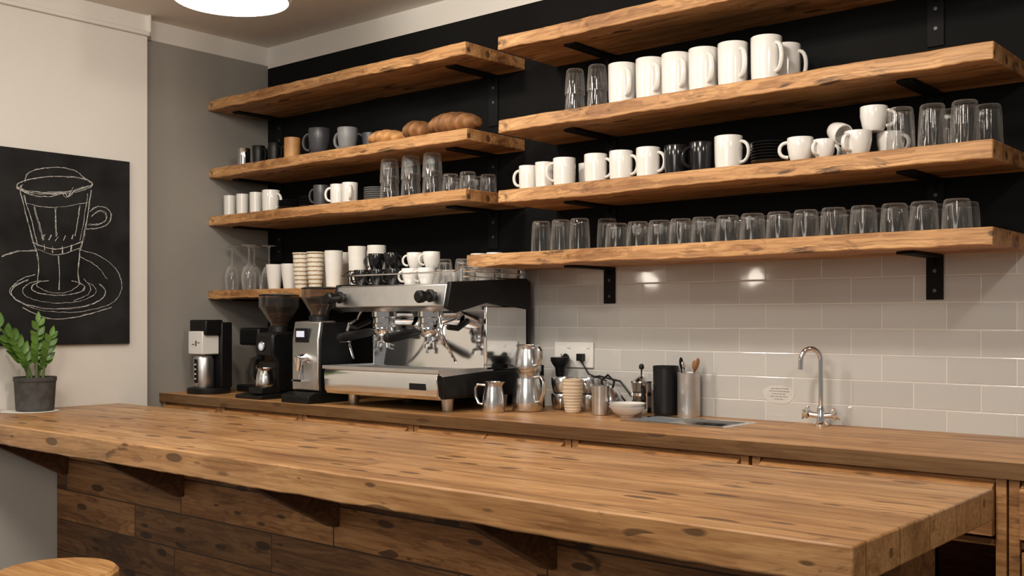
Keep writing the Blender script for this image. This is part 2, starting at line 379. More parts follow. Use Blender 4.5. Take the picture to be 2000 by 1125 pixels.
def mk_tumbler(r,h,rb,inv=True,flutes=12):
    def fn():
        p=[(0,0),(rb-.003,0),(rb,.004),(rb+(r-rb)*.25,h*.25),(rb+(r-rb)*.5,h*.5),(rb+(r-rb)*.7,h*.66),(r-.001,h*.8),(r,h),(r-.0022,h),(r-.003,h*.8),(rb+(r-rb)*.45-.0028,h*.5),(rb-.004,.013),(0,.011)]
        def mod(rr,z,t):
            zz=z/h
            k=.08*max(0,min(1,(.76-zz)*6))*min(1,zz*10)
            return rr*(1+k*(abs(math.cos(flutes*.5*t))-.5))
        b=B().lathe(p,72,mod)
        if inv: b.v=[(x,y,h-z) for x,y,z in b.v]
        return make('glass_tumbler',b,GLASS,angle=60)
    return fn
def mk_saucer(r,mat,name='saucer'):
    def fn():
        p=[(0,0),(r*.5,0),(r*.53,.003),(r*.85,.007),(r,.012),(r-.001,.0135),(r*.84,.010),(r*.5,.005),(0,.0045)]
        return make(name,B().lathe(p,36),mat)
    return fn
def mk_stem():
    h=.196
    p=[(0,0),(.030,0),(.031,.002),(.006,.006),(.0035,.02),(.0035,.075),(.008,.085),(.022,.097),(.031,.125),(.032,.15),(.028,.19),(.0265,h),(.0255,h),(.030,.15),(.029,.127),(.020,.1),(0,.092)]
    b=B().lathe(p,32); b.v=[(x,y,h-z) for x,y,z in b.v]
    return make('wine_glass',b,GLASS2,angle=60)

z=SH['R2']+.0005
TALL=mk_mug(.044,.129,WHITE,rb=.0425,w=.024,hr=.006)
for x,a in zip((-1.882,-1.779,-1.686,-1.592,-1.494,-1.388),(-36,-36,-38,-38,-30,-22)):
    place('tallmug',TALL,(x,-.245,z),a,'tall straight white ceramic mug on oak shelf','mug','tall white mugs')
place('tallmug',TALL,(-1.385,-.13,z),0,'tall white mug tucked behind the front row','mug','tall white mugs')
T67=mk_tumbler(.0335,.082,.027)
for x,yy in ((-2.067,-.245),(-1.978,-.245)):
    for k in (0,1):
        place('t67',T67,(x,yy,z+k*.060),0,'clear fluted tumbler stacked upside down','glass','stacked tumblers beside the tall mugs')
z=SH['R3']+.0005; y=-.245
MUG=mk_mug(.0375,.094,WHITE,rb=.036); MUGB=mk_mug(.0365,.09,BLACKC,rb=.034); MUGS=mk_mug(.0315,.083,WHITE,rb=.030,w=.022)
CUPW=mk_cup(.031,.088,WHITE,.029)
g='mugs on the middle shelf'
place('mugs',MUGS,(-2.265,y,z),205,'small white mug with its handle turned outward','mug',g)
place('cupw',CUPW,(-2.195,y,z),0,'white handleless ceramic cup','cup')
place('mug',MUG,(-2.111,y,z),230,'white ceramic mug, handle turned away','mug',g)
place('cupw',CUPW,(-2.10,-.13,z),0,'white handleless cup behind the mugs','cup')
for x,a in ((-1.984,6),(-1.886,4),(-1.785,0)): place('mug',MUG,(x,y,z),a,'plain white ceramic mug with side handle','mug',g)
place('mugb',MUGB,(-1.685,y,z),120,'glossy black mug among white mugs','mug',g)
place('mugb',MUGB,(-1.598,y,z),232,'glossy black mug with handle showing','mug',g)
place('mug2',mk_mug(.041,.098,WHITE,rb=.039,w=.028),(-1.508,y,z),0,'larger white mug beside black saucers','mug',g)
place('mugb',MUGB,(-1.475,-.125,z),5,'black mug behind a white mug','mug',g)
SB=mk_saucer(.056,BLACKC)
for k in range(7): place('saucerb',SB,(-1.375,y+.0,z+k*.0085),0,'black saucer in a neat stack','saucer','stack of black saucers')
LOW=mk_mug(.036,.066,WHITE,rb=.028,w=.024,name='cup')
place('low',LOW,(-1.277,-.262,z),205,'wide white cup with handle facing out','cup','wide white cups')
place('low',LOW,(-1.262,-.155,z),-10,'wide white cup with handle beside another','cup','wide white cups')
ESP=mk_mug(.029,.052,WHITE,rb=.022,w=.017,hr=.004,name='espresso_cup')
for (x,yy,zz,a) in ((-1.205,-.27,0,250),(-1.155,-.19,0,150),(-1.19,-.12,0,30)):
    place('esp',ESP,(x,yy,z+zz),a,'small white espresso cup in a cluster','cup','small white espresso cups')
e=place('esp',ESP,(-1.195,-.235,z+.083),0,'small white espresso cup lying tilted on others','cup','small white espresso cups'); e.rotation_euler=(R(115),0,R(60))
place('low',LOW,(-1.115,-.258,z),250,'wide white cup at the bottom of a stack','cup','wide white cups')
place('low',LOW,(-1.055,-.185,z),-15,'wide white cup with handle beside a stack','cup','wide white cups')
place('low',LOW,(-1.085,-.225,z+.0665),10,'wide white cup stacked on two cups','cup','wide white cups')
TT=mk_tumbler(.0365,.113,.030)
for x,yy in ((-1.0,-.26),(-.923,-.25),(-.845,-.245),(-.815,-.155),(-.905,-.15)):
    place('tt',TT,(x,yy,z),0,'tall clear tumbler standing upside down','glass','tall tumblers on the middle shelf')
z=SH['R4']+.0005
T2=mk_tumbler(.0345,.103,.029); T3=mk_tumbler(.037,.078,.031)
for x,yy in ((-2.208,-.245),(-2.125,-.245),(-2.048,-.245),(-1.985,-.18),(-2.165,-.165)):
    place('t2',T2,(x,yy,z),0,'clear fluted tumbler upside down on low shelf','glass','tumblers on the lowest shelf')
for x in (-1.897,-1.818,-1.742,-1.666,-1.589,-1.509,-1.427,-1.348,-1.267,-1.185,-1.104,-1.021,-.946,-.862):
    place('t3',T3,(x,-.25+random.uniform(-.004,.004),z),random.uniform(0,30),'short clear tumbler upside down above the tiles','glass','tumblers on the lowest shelf')
for i in range(13):
    place('t3',T3,(-1.84+i*.081,-.165,z),random.uniform(0,30),'short clear tumbler in the second row','glass','tumblers on the lowest shelf')
# left shelves
z=SH['L2']+.0005
SM=mk_mug(.0275,.082,BPLAST,rb=.026,w=.018,hr=.004)
SMS=mk_mug(.0275,.082,POLISH,rb=.026,w=.018,hr=.004)
place('sms',SMS,(-3.872,-.245,z),170,'small steel mug on oak shelf','mug','small metal mugs')
place('smb',SM,(-3.80,-.165,z),10,'small black mug behind the steel mug','mug','small metal mugs')
place('smb',SM,(-3.766,-.245,z),10,'small black mug next to steel mug','mug','small metal mugs')
place('smb',SM,(-3.655,-.245,z),10,'small black mug next to a tan cup','mug','small metal mugs')
place('smb',SM,(-3.69,-.165,z),190,'small black mug in the back row','mug','small metal mugs')
place('tan',mk_cup(.034,.09,TANC,.034),(-3.535,-.245,z),0,'straight tan stoneware cup','cup')
place('greyc',mk_cup(.034,.094,GREYC,.028),(-3.455,-.18,z),0,'grey tapered cup behind charcoal mug','cup')
CM=mk_mug(.045,.108,CHAR,rb=.032,w=.03,hr=.006)
place('cm',CM,(-3.36,-.245,z),205,'large charcoal mug with curved handle','mug','charcoal mugs')
place('cm',CM,(-3.29,-.15,z),20,'large charcoal mug in the back row','mug','charcoal mugs')
place('cm2',mk_mug(.040,.094,GREYC,rb=.032,w=.028,hr=.006),(-3.20,-.235,z),190,'grey mug turned with handle outward','mug')
place('gs',mk_cup(.03,.07,CHAR,.026),(-3.12,-.19,z),0,'small charcoal cup by the bread','cup')
def mk_bread(L,rad,mat,turns,bend,seed):
    def fn():
        v=[];f=[];n=60;s=28
        for i in range(n+1):
            t=i/n; e=math.sin(math.pi*(.03+.94*t))**.5
            for k in range(s):
                a=2*math.pi*k/s
                r=rad*e*(1+.30*(abs(math.sin(turns*math.pi*t+a*1.0))-.5))
                x=(t-.5)*L; yy=bend*(4*(t-.5)**2)+r*math.cos(a)*1.3; zz=rad*.8+r*math.sin(a)*.82
                v.append((x,yy,max(0,zz)))
        for i in range(n):
            for k in range(s):
                j=(k+1)%s; f.append((i*s+k,i*s+j,(i+1)*s+j,(i+1)*s+k))
        f.append(tuple(range(s))); f.append(tuple(range(n*s,n*s+s))[::-1])
        return make('bread_loaf',B().add(v,f),mat,angle=80)
    return fn
place('bread1',mk_bread(.185,.033,BREAD,5,.02,1),(-2.965,-.25,z),5,'golden twisted bread loaf on oak shelf','bread','bread loaves')
place('bread2',mk_bread(.125,.043,BREAD2,4,.01,2),(-2.802,-.235,z),4,'brown twisted bread between two loaves','bread','bread loaves')
place('bread3',mk_bread(.235,.046,BREAD2,7,.01,3),(-2.615,-.245,z),0,'large dark braided bread loaf','bread','bread loaves')
z=SH['L3']+.0005
C3=mk_cup(.0275,.093,WHITE,.026)
for x in (-3.975,-3.882,-3.785): place('c3',C3,(x,-.245,z),0,'narrow white handleless cup','cup','narrow white cups')
place('mug',MUG,(-3.68,-.245,z),8,'white mug next to black saucers','mug','mugs on the lower left shelf')
for k in range(4): place('saucerb',SB,(-3.545,-.245,z+k*.0085),0,'black saucer in a low stack','saucer','low stack of black saucers')
for k in range(5): place('saucerb',SB,(-3.43,-.225,z+k*.0085),0,'black saucer stacked by a dark mug','saucer','stack of black saucers by mug')
place('dm',mk_mug(.033,.085,CHAR,rb=.031,w=.02),(-3.332,-.258,z),210,'dark grey mug among white cups','mug')
place('mugs',MUGS,(-3.245,-.245,z),225,'small white mug beside a dark mug','mug','small white mugs')
place('mugs',MUGS,(-3.168,-.25,z),-40,'small white mug beside a saucer stack','mug','small white mugs')
SG=mk_saucer(.052,GREYC)
for k in range(6): place('saucerg',SG,(-3.050,-.215,z+k*.0085),0,'grey saucer in a stack','saucer','stack of grey saucers')
T4=mk_tumbler(.0375,.088,.031)
for x in (-2.941,-2.826,-2.714):
    for k in (0,1): place('t4',T4,(x,-.25,z+k*.064),0,'clear tumbler stacked upside down in pair','glass','stacked tumblers on the left shelf')
T5=mk_tumbler(.031,.068,.027)
for x,yy in ((-2.622,-.25),(-2.538,-.25),(-2.53,-.15),(-2.60,-.14),(-2.70,-.14)):
    place('t5',T5,(x,yy,z),0,'low clear tumbler upside down','glass','low tumblers on the left shelf')
z=SH['L4']+.0005
for x,yy in ((-3.965,-.24),(-3.90,-.17),(-3.835,-.245),(-3.80,-.165)):
    place('stem',mk_stem,(x,yy,z),0,'stemmed glass standing upside down on oak shelf','glass','stemmed glasses')
place('t5',T5,(-3.745,-.245,z),0,'low clear tumbler beside stemmed glasses','glass','low tumblers on the left shelf')
PC=mk_cup(.036,.105,WHITE,.026,name='cup')
o=place('pc',PC,(-3.655,-.245,z),0,'white tapered cup near stemmed glasses','cup','white tapered cups')
place('pc',PC,(-3.565,-.235,z),0,'white tapered cup beside takeaway cups','cup','white tapered cups')
def mk_papercup():
    m,nt,b=newmat('striped_paper'); L=nt.links
    tc=nt.nodes.new('ShaderNodeTexCoord'); w=nt.nodes.new('ShaderNodeTexWave'); w.bands_direction='Z'; w.inputs['Scale'].default_value=18; w.inputs['Distortion'].default_value=1.2; w.inputs['Detail'].default_value=3; w.inputs['Detail Scale'].default_value=6
    L.new(tc.outputs['Object'],w.inputs['Vector'])
    cr=nt.nodes.new('ShaderNodeValToRGB'); cr.color_ramp.elements[0].color=(.30,.20,.11,1); cr.color_ramp.elements[0].position=.08
    cr.color_ramp.elements[1].color=(.76,.72,.64,1); cr.color_ramp.elements[1].position=.32; x=cr.color_ramp.elements.new(.2); x.color=(.60,.42,.20,1)
    L.new(w.outputs['Fac'],cr.inputs['Fac']); L.new(cr.outputs['Color'],b.inputs['Base Color']); b.inputs['Roughness'].default_value=.6
    p=[(0,0),(.026,0),(.027,.003),(.033,.075),(.035,.140),(.0375,.142),(.0375,.147),(.034,.147),(.026,.006),(0,.005)]
    return make('paper_cup',B().lathe(p,30),m)
place('paper',mk_papercup,(-3.475,-.245,z),0,'banded brown and white paper takeaway cup','cup','banded paper cups')
place('paper',mk_papercup,(-3.385,-.245,z),40,'banded paper takeaway cup beside white ones','cup','banded paper cups')
TC=mk_cup(.036,.146,PAPERW,.029,name='paper_cup')
for x,yy in ((-3.32,-.165),(-3.26,-.255),(-3.13,-.245),(-3.03,-.235),(-3.19,-.165),(-3.40,-.155)):
    place('tc',TC,(x,yy,z),0,'plain white paper takeaway cup','cup','plain white takeaway cups')
    if x>-3.15: place('tc',TC,(x,yy,z+.012),0,'plain white paper cup nested in another','cup','plain white takeaway cups')

# ------------------------------------------------------------------ back counter
b=B()
X0,X1=-4.029,.9; sx0,sx1,sy0,sy1=-1.83,-1.50,-.30,-.13
for (a,c,d,e) in ((X0,sx0,-.56,-.0075),(sx1,X1,-.56,-.0075),(sx0,sx1,-.56,sy0),(sx0,sx1,sy1,-.0075)):
    b.box(a,c,d,e,CZ-.036,CZ)
ct=make('worktop',b,W_COUNTER); tag(ct,'long oak worktop running along the tiled wall','worktop')
def cabinet(x0,x1,drawer_n,open_=False,label=''):
    r=empty('base_cabinet',((x0+x1)/2,-.28,0)); t=CZ-.0365
    b=B()
    b.box(x0,x0+.022,-.548,-.03,.0,t).box(x1-.022,x1,-.548,-.03,0,t).box(x0+.022,x1-.022,-.05,-.03,.08,t)
    b.box(x0+.022,x1-.022,-.52,-.05,.08,.10).box(x0+.022,x1-.022,-.535,-.50,t-.012,t).box(x0+.022,x1-.022,-.535,-.50,.74,.755)
    if open_: b.box(x0+.022,x1-.022,-.50,-.05,.50,.52)
    b.box(x0+.02,x1-.02,-.49,-.47,0,.08)
    make('cabinet_body',b,W_CAB,parent=r,center=True,bevel=.001)
    w=(x1-x0-.044)/drawer_n
    for i in range(drawer_n):
        a=x0+.022+w*i+.003; c=a+w-.006
        make('drawer',B().prism([(-.563,.765),(-.563,t-.02),(-.545,t-.010),(-.515,t-.010),(-.515,.765)],'x',a,c),W_CAB,parent=r,center=True,bevel=.0015)
        if not open_: boxobj('door',a,c,-.545,-.521,.105,.735,W_CAB,parent=r,bevel=.0015)
    tag(r,label,'cabinet','wooden base cabinets'); return r
cabinet(-4.025,-3.605,1,label='brown wooden base cabinet beside the grey wall')
cabinet(-3.6,-3.09,1,label='brown wooden base cabinet under the grinders')
cabinet(-3.085,-2.51,1,label='brown wooden base cabinet under the espresso machine')
cabinet(-2.505,-1.855,2,label='brown wooden base cabinet with two drawer fronts')
cabinet(-1.85,-1.285,1,label='brown wooden base cabinet below the sink')
cabinet(-1.275,-.665,1,True,label='wooden cabinet with one drawer above an open shelf')
cabinet(-.66,.3,1,label='wooden base cabinet at the worktop end')
SW=mk_saucer(.09,WHITE,'plate')
for k in range(8): place('plate',SW,(-.80,-.36,.5205+k*.0085),0,'white plate stacked inside open cabinet','plate','plates in the open cabinet')
place('tt',TT,(-.93,-.42,.5205),0,'tall tumbler inside the open cabinet','glass')
place('tallmug',TALL,(-1.05,-.42,.5205),0,'white mug inside the open cabinet','mug')

# sink
sk=empty('sink',((sx0+sx1)/2,(sy0+sy1)/2,CZ-.15))
b=B()
o_=.014
xa,xb,ya,yb=sx0-o_,sx1+o_,sy0-o_,sy1+o_; ia,ib,ja,jb=sx0+.006,sx1-.006,sy0+.006,sy1-.006
zt=CZ+.0035; zb=CZ-.12
v=[(xa,ya,CZ+.0005),(xb,ya,CZ+.0005),(xb,yb,CZ+.0005),(xa,yb,CZ+.0005),(xa+.003,ya+.003,zt),(xb-.003,ya+.003,zt),(xb-.003,yb-.003,zt),(xa+.003,yb-.003,zt),(ia,ja,zt-.001),(ib,ja,zt-.001),(ib,jb,zt-.001),(ia,jb,zt-.001),(ia+.01,ja+.01,zb),(ib-.01,ja+.01,zb),(ib-.01,jb-.01,zb),(ia+.01,jb-.01,zb)]
f=[]
for k in range(3):
    for i in range(4): f.append((4*k+i,4*k+(i+1)%4,4*k+4+(i+1)%4,4*k+4+i))
f.append((12,13,14,15)); b.add(v,f,0,None,False)
make('basin',b,POLISH,parent=sk)
make('drain',B().lathe([(0,0),(.02,0),(.022,.002),(.02,.004),(.01,.002),(0,.002)],20),CHROME,parent=sk,loc=(0,0,.0305))
tag(sk,'small stainless steel sink set into oak worktop','sink')
# tap
tp=empty('tap',(-1.30,-.075,CZ))
dx,dy=-.8,-.6
b=B().lathe([(0,0),(.022,0),(.022,.006),(.013,.012),(.012,.05),(.009,.056),(.0085,.06),(0,.061)],24)
make('tap_base',b,CHROME,parent=tp,loc=(0,0,.0005))
path=[(0,0,.05),(0,0,.12),(0,0,.19)]
for i in range(1,11):
    a=math.pi*i/10*.97; rr=.029
    path.append((dx*(rr-rr*math.cos(a)),dy*(rr-rr*math.cos(a)),.19+rr*1.25*math.sin(a)))
path.append((dx*.0585,dy*.0585,.165))
make('spout',B().tube(path,.0075,14),CHROME,parent=tp,loc=(0,0,0))
for s in (-1,1):
    b=B().tube([(0,0,.03),(s*.032,s*.008,.034)],.0085,12).lathe([(0,0),(.012,0),(.016,.004),(.016,.016),(.010,.020),(0,.021)],8,M=T((s*.032,s*.008,.034))@RY(s*70))
    for q in range(4):
        b.tube([(0,0,.012),(.021*math.cos(q*math.pi/2+.4),.021*math.sin(q*math.pi/2+.4),.013)],.004,8,M=T((s*.032,s*.008,.034))@RY(s*70))
    make('tap_handle',b,CHROME,parent=tp,loc=(0,0,0))
tag(tp,'chrome gooseneck tap with two cross handles','tap')
# notice
b=B(); pts=[]
for i in range(24):
    a=2*math.pi*i/24; pts.append((-1.466+.052*math.cos(a)*(1+.08*math.sin(3*a)),1.010+.031*math.sin(a)*(1+.1*math.cos(2*a))))
nt_=make('wall_sticker',B().prism(pts,'y',-.0082,-.0072),STICK,center=True); tag(nt_,'small pale rounded notice stuck to tiles','sticker')
b=B()
for k,wd in enumerate((.05,.062,.045,.055,.03)):
    zz=1.027-.008*k; xx=-1.466-wd/2
    while xx< -1.466+wd/2:
        w=random.uniform(.004,.010); b.box(xx,xx+w,-.0086,-.0081,zz,zz+.0022); xx+=w+.002
make('printed_lines',b,GREYC,parent=nt_)

# socket
so=empty('wall_socket',(-2.246,-.0075,1.07))
boxobj('face_plate',-2.331,-2.161,-.016,-.0076,1.07,1.16,WPLAST,parent=so,bevel=.003)
for cx in (-2.29,-2.205):
    b=B().lathe([(0,0),(.027,0),(.027,.002),(0,.0022)],24,M=T((cx,-.016,1.112))@RX(90),mi=0)
    for s in (-1,1): b.box(cx+s*.008-.0015,cx+s*.008+.0015,-.0187,-.018,1.108,1.118,mi=1)
    make('outlet',b,[WPLAST,DRING],parent=so,center=True)
for cx in (-2.268,-2.183): boxobj('switch',cx-.007,cx+.007,-.019,-.0155,1.138,1.15,WPLAST,parent=so,bevel=.001)
tag(so,'white double wall socket on the tiles','socket')
pl=make('power_plug',B().lathe([(0,0),(.012,0),(.016,.01),(.018,.035),(.026,.045),(.034,.06),(.034,.072),(0,.072)],24,M=T((-2.275,-.055,1.035))).tube([(-2.275,-.05,1.09),(-2.275,-.0195,1.11)],.012,10),BPLAST); tag(pl,'black funnel shaped power adapter plugged into wall socket','plug')
cab=make('power_cable',B().tube([(-2.27,-.05,1.03),(-2.25,-.045,1.0),(-2.2,-.04,1.03),(-2.12,-.035,1.045),(-2.04,-.025,1.03),(-2.0,-.015,.98),(-1.97,-.015,.935)],.0035,8)
    .tube([(-2.205,-.03,1.10),(-2.17,-.03,1.05),(-2.1,-.025,1.03),(-2.04,-.02,.98),(-2.0,-.016,.934)],.003,8).box(-2.217,-2.193,-.038,-.0185,1.095,1.12),BPLAST); tag(cab,'thin black cable looping from socket to worktop','cable')

# ------------------------------------------------------------------ metal jugs and counter things
def mk_pitcher(r,h,name='milk_pitcher',hw=.03):
    def fn():
        p=[(0,0),(r*.93,0),(r,.004),(r*1.0,h*.25),(r*.93,h*.55),(r*.78,h*.82),(r*.76,h*.88),(r*.82,h),(r*.80,h),(r*.73,h*.88),(r*.90,h*.55),(r*.95,h*.2),(r*.9,.006),(0,.005)]
        def mod(rr,z,t):
            c=max(0,-math.cos(t))**10
            return rr+ r*.28*c*max(0,(z/h-.84)/.16)
        o=make(name,B().lathe(p,40,mod),STEEL,angle=50)
        hp=[(r*.74,0,h*.88),(r*.85+hw*.8,0,h*.9),(r*.95+hw,0,h*.78),(r*.95+hw*.95,0,h*.5),(r+hw*.5,0,h*.28),(r*.97,0,h*.25)]
        make('handle',B().tube(hp,.005,8,flat=1.6),STEEL,parent=o,loc=(0,0,0)); return o
    return fn
zc=CZ+.0005
place('pit1',mk_pitcher(.038,.102),(-2.333,-.345,zc),200,'small stainless milk pitcher beside espresso machine','jug')
P2=mk_pitcher(.053,.132,hw=.035)
place('pit2',P2,(-2.276,-.235,zc),-10,'stainless milk pitcher at the bottom of a stack','jug','stacked milk pitchers')
place('pit3',mk_pitcher(.047,.092,hw=.032),(-2.276,-.235,zc+.1325),-15,'stainless milk pitcher stacked on another','jug','stacked milk pitchers')
SC=mk_mug(.040,.055,STEEL,rb=.033,w=.02,name='metal_cup')
for k in range(2): place('sc',SC,(-2.225,-.105,zc+k*.0555),-60+k*30,'low stainless steel cup, stacked','cup','stacked steel cups')
place('sc',SC,(-2.135,-.085,zc),-80,'low stainless steel cup beside paper cups','cup','stacked steel cups')
place('sc',SC,(-2.135,-.085,zc+.0555),-60,'low stainless steel cup stacked on another','cup','stacked steel cups')
KC=mk_cup(.034,.075,PAPER,.025,name='paper_cup',rib=7)
for k in range(4): place('kc',KC,(-2.118,-.19,zc+k*.0125),0,'ribbed kraft paper cup nested in a stack','cup','stack of kraft paper cups')
def mk_kettle():
    o=make('kettle',B().lathe([(0,0),(.044,0),(.048,.006),(.049,.03),(.042,.065),(.028,.08),(.027,.083),(.012,.089),(.006,.092),(.008,.102),(0,.105)],32),STEEL)
    make('handle',B().tube([(.0,0.02,.075),(.0,.03,.105),(.0,.0,.125),(.0,-.03,.105),(0,-.02,.075)],.004,8),BPLAST,parent=o,loc=(0,0,0))
    make('spout',B().tube([(.04,0,.03),(.06,0,.055),(.068,0,.08)],[.009,.006,.005],10),STEEL,parent=o,loc=(0,0,0)); return o
place('kettle',mk_kettle,(-2.035,-.105,zc),-100,'small steel kettle near the tiles','kettle')
place('scup',mk_cup(.030,.095,STEEL,.029,name='metal_cup'),(-2.0,-.195,zc),0,'straight stainless steel cup beside bowls','cup')
def mk_press():
    r=empty('french_press',(0,0,0))
    make('beaker',B().lathe([(0,.004),(.031,.004),(.033,.008),(.033,.10),(.034,.104),(.032,.104),(.031,.01),(0,.009)],28),SMOKE,parent=r,loc=(0,0,0))
    b=B().lathe([(.0,0),(.034,0),(.035,.004),(.035,.02),(.034,.02),(.034,.004),(0,.003)],28)
    for k in range(4):
        a=k*math.pi/2+.4; b.tube([(.0345*math.cos(a),.0345*math.sin(a),.01),(.0345*math.cos(a),.0345*math.sin(a),.1)],.0022,6)
    b.lathe([(.0345,.06),(.036,.06),(.036,.07),(.0345,.07)],28)
    make('frame',b,CHROME,parent=r,loc=(0,0,0))
    make('lid',B().lathe([(0,.128),(.006,.127),(.02,.118),(.035,.108),(.036,.103),(0,.103)],28),CHROME,parent=r,loc=(0,0,0))
    make('plunger',B().lathe([(0,.04),(.0025,.04),(.0025,.145),(.008,.148),(.009,.156),(.006,.163),(0,.165)],16),BPLAST,parent=r,loc=(0,0,0))
    make('handle',B().tube([(.035,0,.09),(.052,0,.085),(.053,0,.05),(.036,0,.03)],.005,8,flat=1.4),BPLAST,parent=r,loc=(0,0,0)); return r
place('press',mk_press,(-1.923,-.072,zc),-50,'small french press with black handle','coffee press')
BOWL=lambda: make('bowl',B().lathe([(0,0),(.024,0),(.026,.004),(.045,.014),(.058,.031),(.060,.034),(.057,.034),(.042,.018),(.02,.008),(0,.007)],36),WHITE)
for k in range(2): place('bowl',BOWL,(-1.900,-.19,zc+k*.010),0,'shallow white ceramic bowl, nested pair','bowl','nested white bowls')
place('ribcup',mk_cup(.042,.16,BPLAST,.039,name='canister',rib=16,ribd=.001),(-1.838,-.058,zc),0,'black ribbed canister beside utensil holder','canister')
UX,UY=-1.750,-.062
uh=place('holder',lambda: make('utensil_holder',B().lathe([(0,0),(.035,0),(.036,.003),(.036,.138),(.037,.141),(.035,.141),(.034,.138),(.034,.006),(0,.005)],36),HOLD),(UX,UY,zc),0,'brushed steel utensil holder behind the sink','holder')
def utensil(name,mat,p0,p1,wid,ln,label,flat=.25):
    p0=Vector(p0);p1=Vector(p1); d=(p1-p0).normalized()
    pts=[p0,p1]+[p1+d*ln*t for t in (.12,.3,.5,.75,.92,1)]
    rs=[.003,.003]+[wid*t for t in (.5,.85,1,.95,.6,.2)]
    o=make(name,B().tube(pts,rs,12,flat=flat),mat,angle=60); return tag(o,label,'utensil')
utensil('wooden_spatula',SPOON,(UX-.015,UY,CZ+.012),(UX+.022,UY+.0,CZ+.145),.013,.045,'brown wooden spatula standing in steel holder',.5)
utensil('wooden_spoon',SPOON,(UX+.018,UY-.01,CZ+.012),(UX+.008,UY+.018,CZ+.145),.011,.035,'dark wooden spoon standing in steel holder',.5)
utensil('metal_spoon',CHROME,(UX+.01,UY+.012,CZ+.012),(UX-.008,UY-.012,CZ+.150),.010,.03,'metal spoon standing in steel holder',.5)
utensil('metal_spoon',BMETAL,(UX-.01,UY-.015,CZ+.012),(UX-.022,UY-.008,CZ+.150),.010,.04,'dark metal spoon standing in steel holder',.5)

# ------------------------------------------------------------------ espresso machine
em=empty('espresso_machine',(-2.71,-.29,CZ))
mx0,mx1=-3.0,-2.42
def emp(name,b,mats,bevel=0,angle=35,label=None):
    o=make(name,b,mats,parent=em,center=True,bevel=bevel,angle=angle)
    if label: o['label']=label
    return o
emp('lower_body',B().box(mx0,mx1,-.49,-.10,.975,1.05),BPLAST,.004)
emp('front_panel',B().prism([(-.500,.972),(-.512,.985),(-.516,1.040),(-.51,1.064),(-.49,1.064),(-.49,.972)],'x',mx0-.004,mx1-.012),POLISH,.0015,label='polished steel front panel of drip tray')
emp('badge',B().box(-2.56,-2.485,-.5175,-.514,1.004,1.026),BPLAST,.001)
b=B().box(mx0-.006,mx1+.002,-.522,-.505,1.062,1.074).box(mx0-.006,mx0+.006,-.505,-.25,1.05,1.074).box(mx1-.01,mx1+.002,-.505,-.25,1.05,1.074).box(mx0,mx1,-.505,-.25,1.048,1.054,mi=1)
for i in range(34):
    x=mx0+.015+i*(mx1-mx0-.03)/33; b.box(x-.0045,x+.0045,-.503,-.25,1.058,1.067)
emp('drip_tray',b,[SATIN,DRING],label='slatted stainless steel drip tray')
emp('back_panel',B().prism([(-.262,1.05),(-.235,1.275),(-.225,1.275),(-.225,1.05)],'x',mx0+.01,mx1-.012),POLISH,label='mirror polished splash panel')
emp('body_core',B().box(mx0+.01,mx1-.012,-.224,-.09,1.05,1.275),BPLAST)
emp('upper_body',B().prism([(-.440,1.268),(-.478,1.285),(-.462,1.358),(-.45,1.362),(-.075,1.362),(-.065,1.272)],'x',mx0+.012,mx1-.016),SATIN,.003,label='brushed steel upper housing')
for x0,x1 in ((mx0-.002,mx0+.012),(mx1-.016,mx1+.004)):
    emp('side_cheek',B().prism([(-.44,1.262),(-.482,1.280),(-.462,1.366),(-.07,1.388),(-.045,1.375),(-.045,1.06),(-.062,1.06),(-.065,1.275),(-.28,1.298)],'x',x0,x1),BPLAST,.003)
for x0,x1 in ((mx0-.001,mx0+.010),(mx1-.012,mx1+.002)):
    emp('side_panel',B().box(x0,x1,-.285,-.068,1.065,1.285),POLISH,.003,label='mirror bright steel side panel')
    emp('lower_cheek',B().prism([(-.49,.982),(-.50,1.05),(-.29,1.062),(-.08,1.062),(-.08,.982)],'x',x0-.002,x1+.003),BPLAST,.003)
for fx in (-2.95,-2.475):
    for fy in (-.42,-.14):
        emp('foot',B().lathe([(0,0),(.017,0),(.019,.004),(.022,.042),(.023,.047),(0,.047)],20,M=T((fx,fy,zc))),SATIN)
b=B()
for zz in (1.385,1.402,1.42):
    b.tube([(mx1-.006,-.40,zz),(mx1-.006,-.075,zz),(mx1-.02,-.062,zz),(mx0+.02,-.062,zz),(mx0+.006,-.075,zz),(mx0+.006,-.40,zz)],.0028,8)
b.tube([(mx0+.006,-.40,1.42),(mx0+.006,-.44,1.40),(mx1-.006,-.44,1.40),(mx1-.006,-.40,1.42)],.0028,8)
for px,py in ((mx1-.006,-.40),(mx1-.006,-.24),(mx1-.006,-.08),(mx0+.006,-.40),(mx0+.006,-.24),(mx0+.006,-.08),(-2.6,-.062),(-2.8,-.062)):
    b.tube([(px,py,1.362),(px,py,1.422)],.003,8)
emp('cup_rail',b,CHROME)
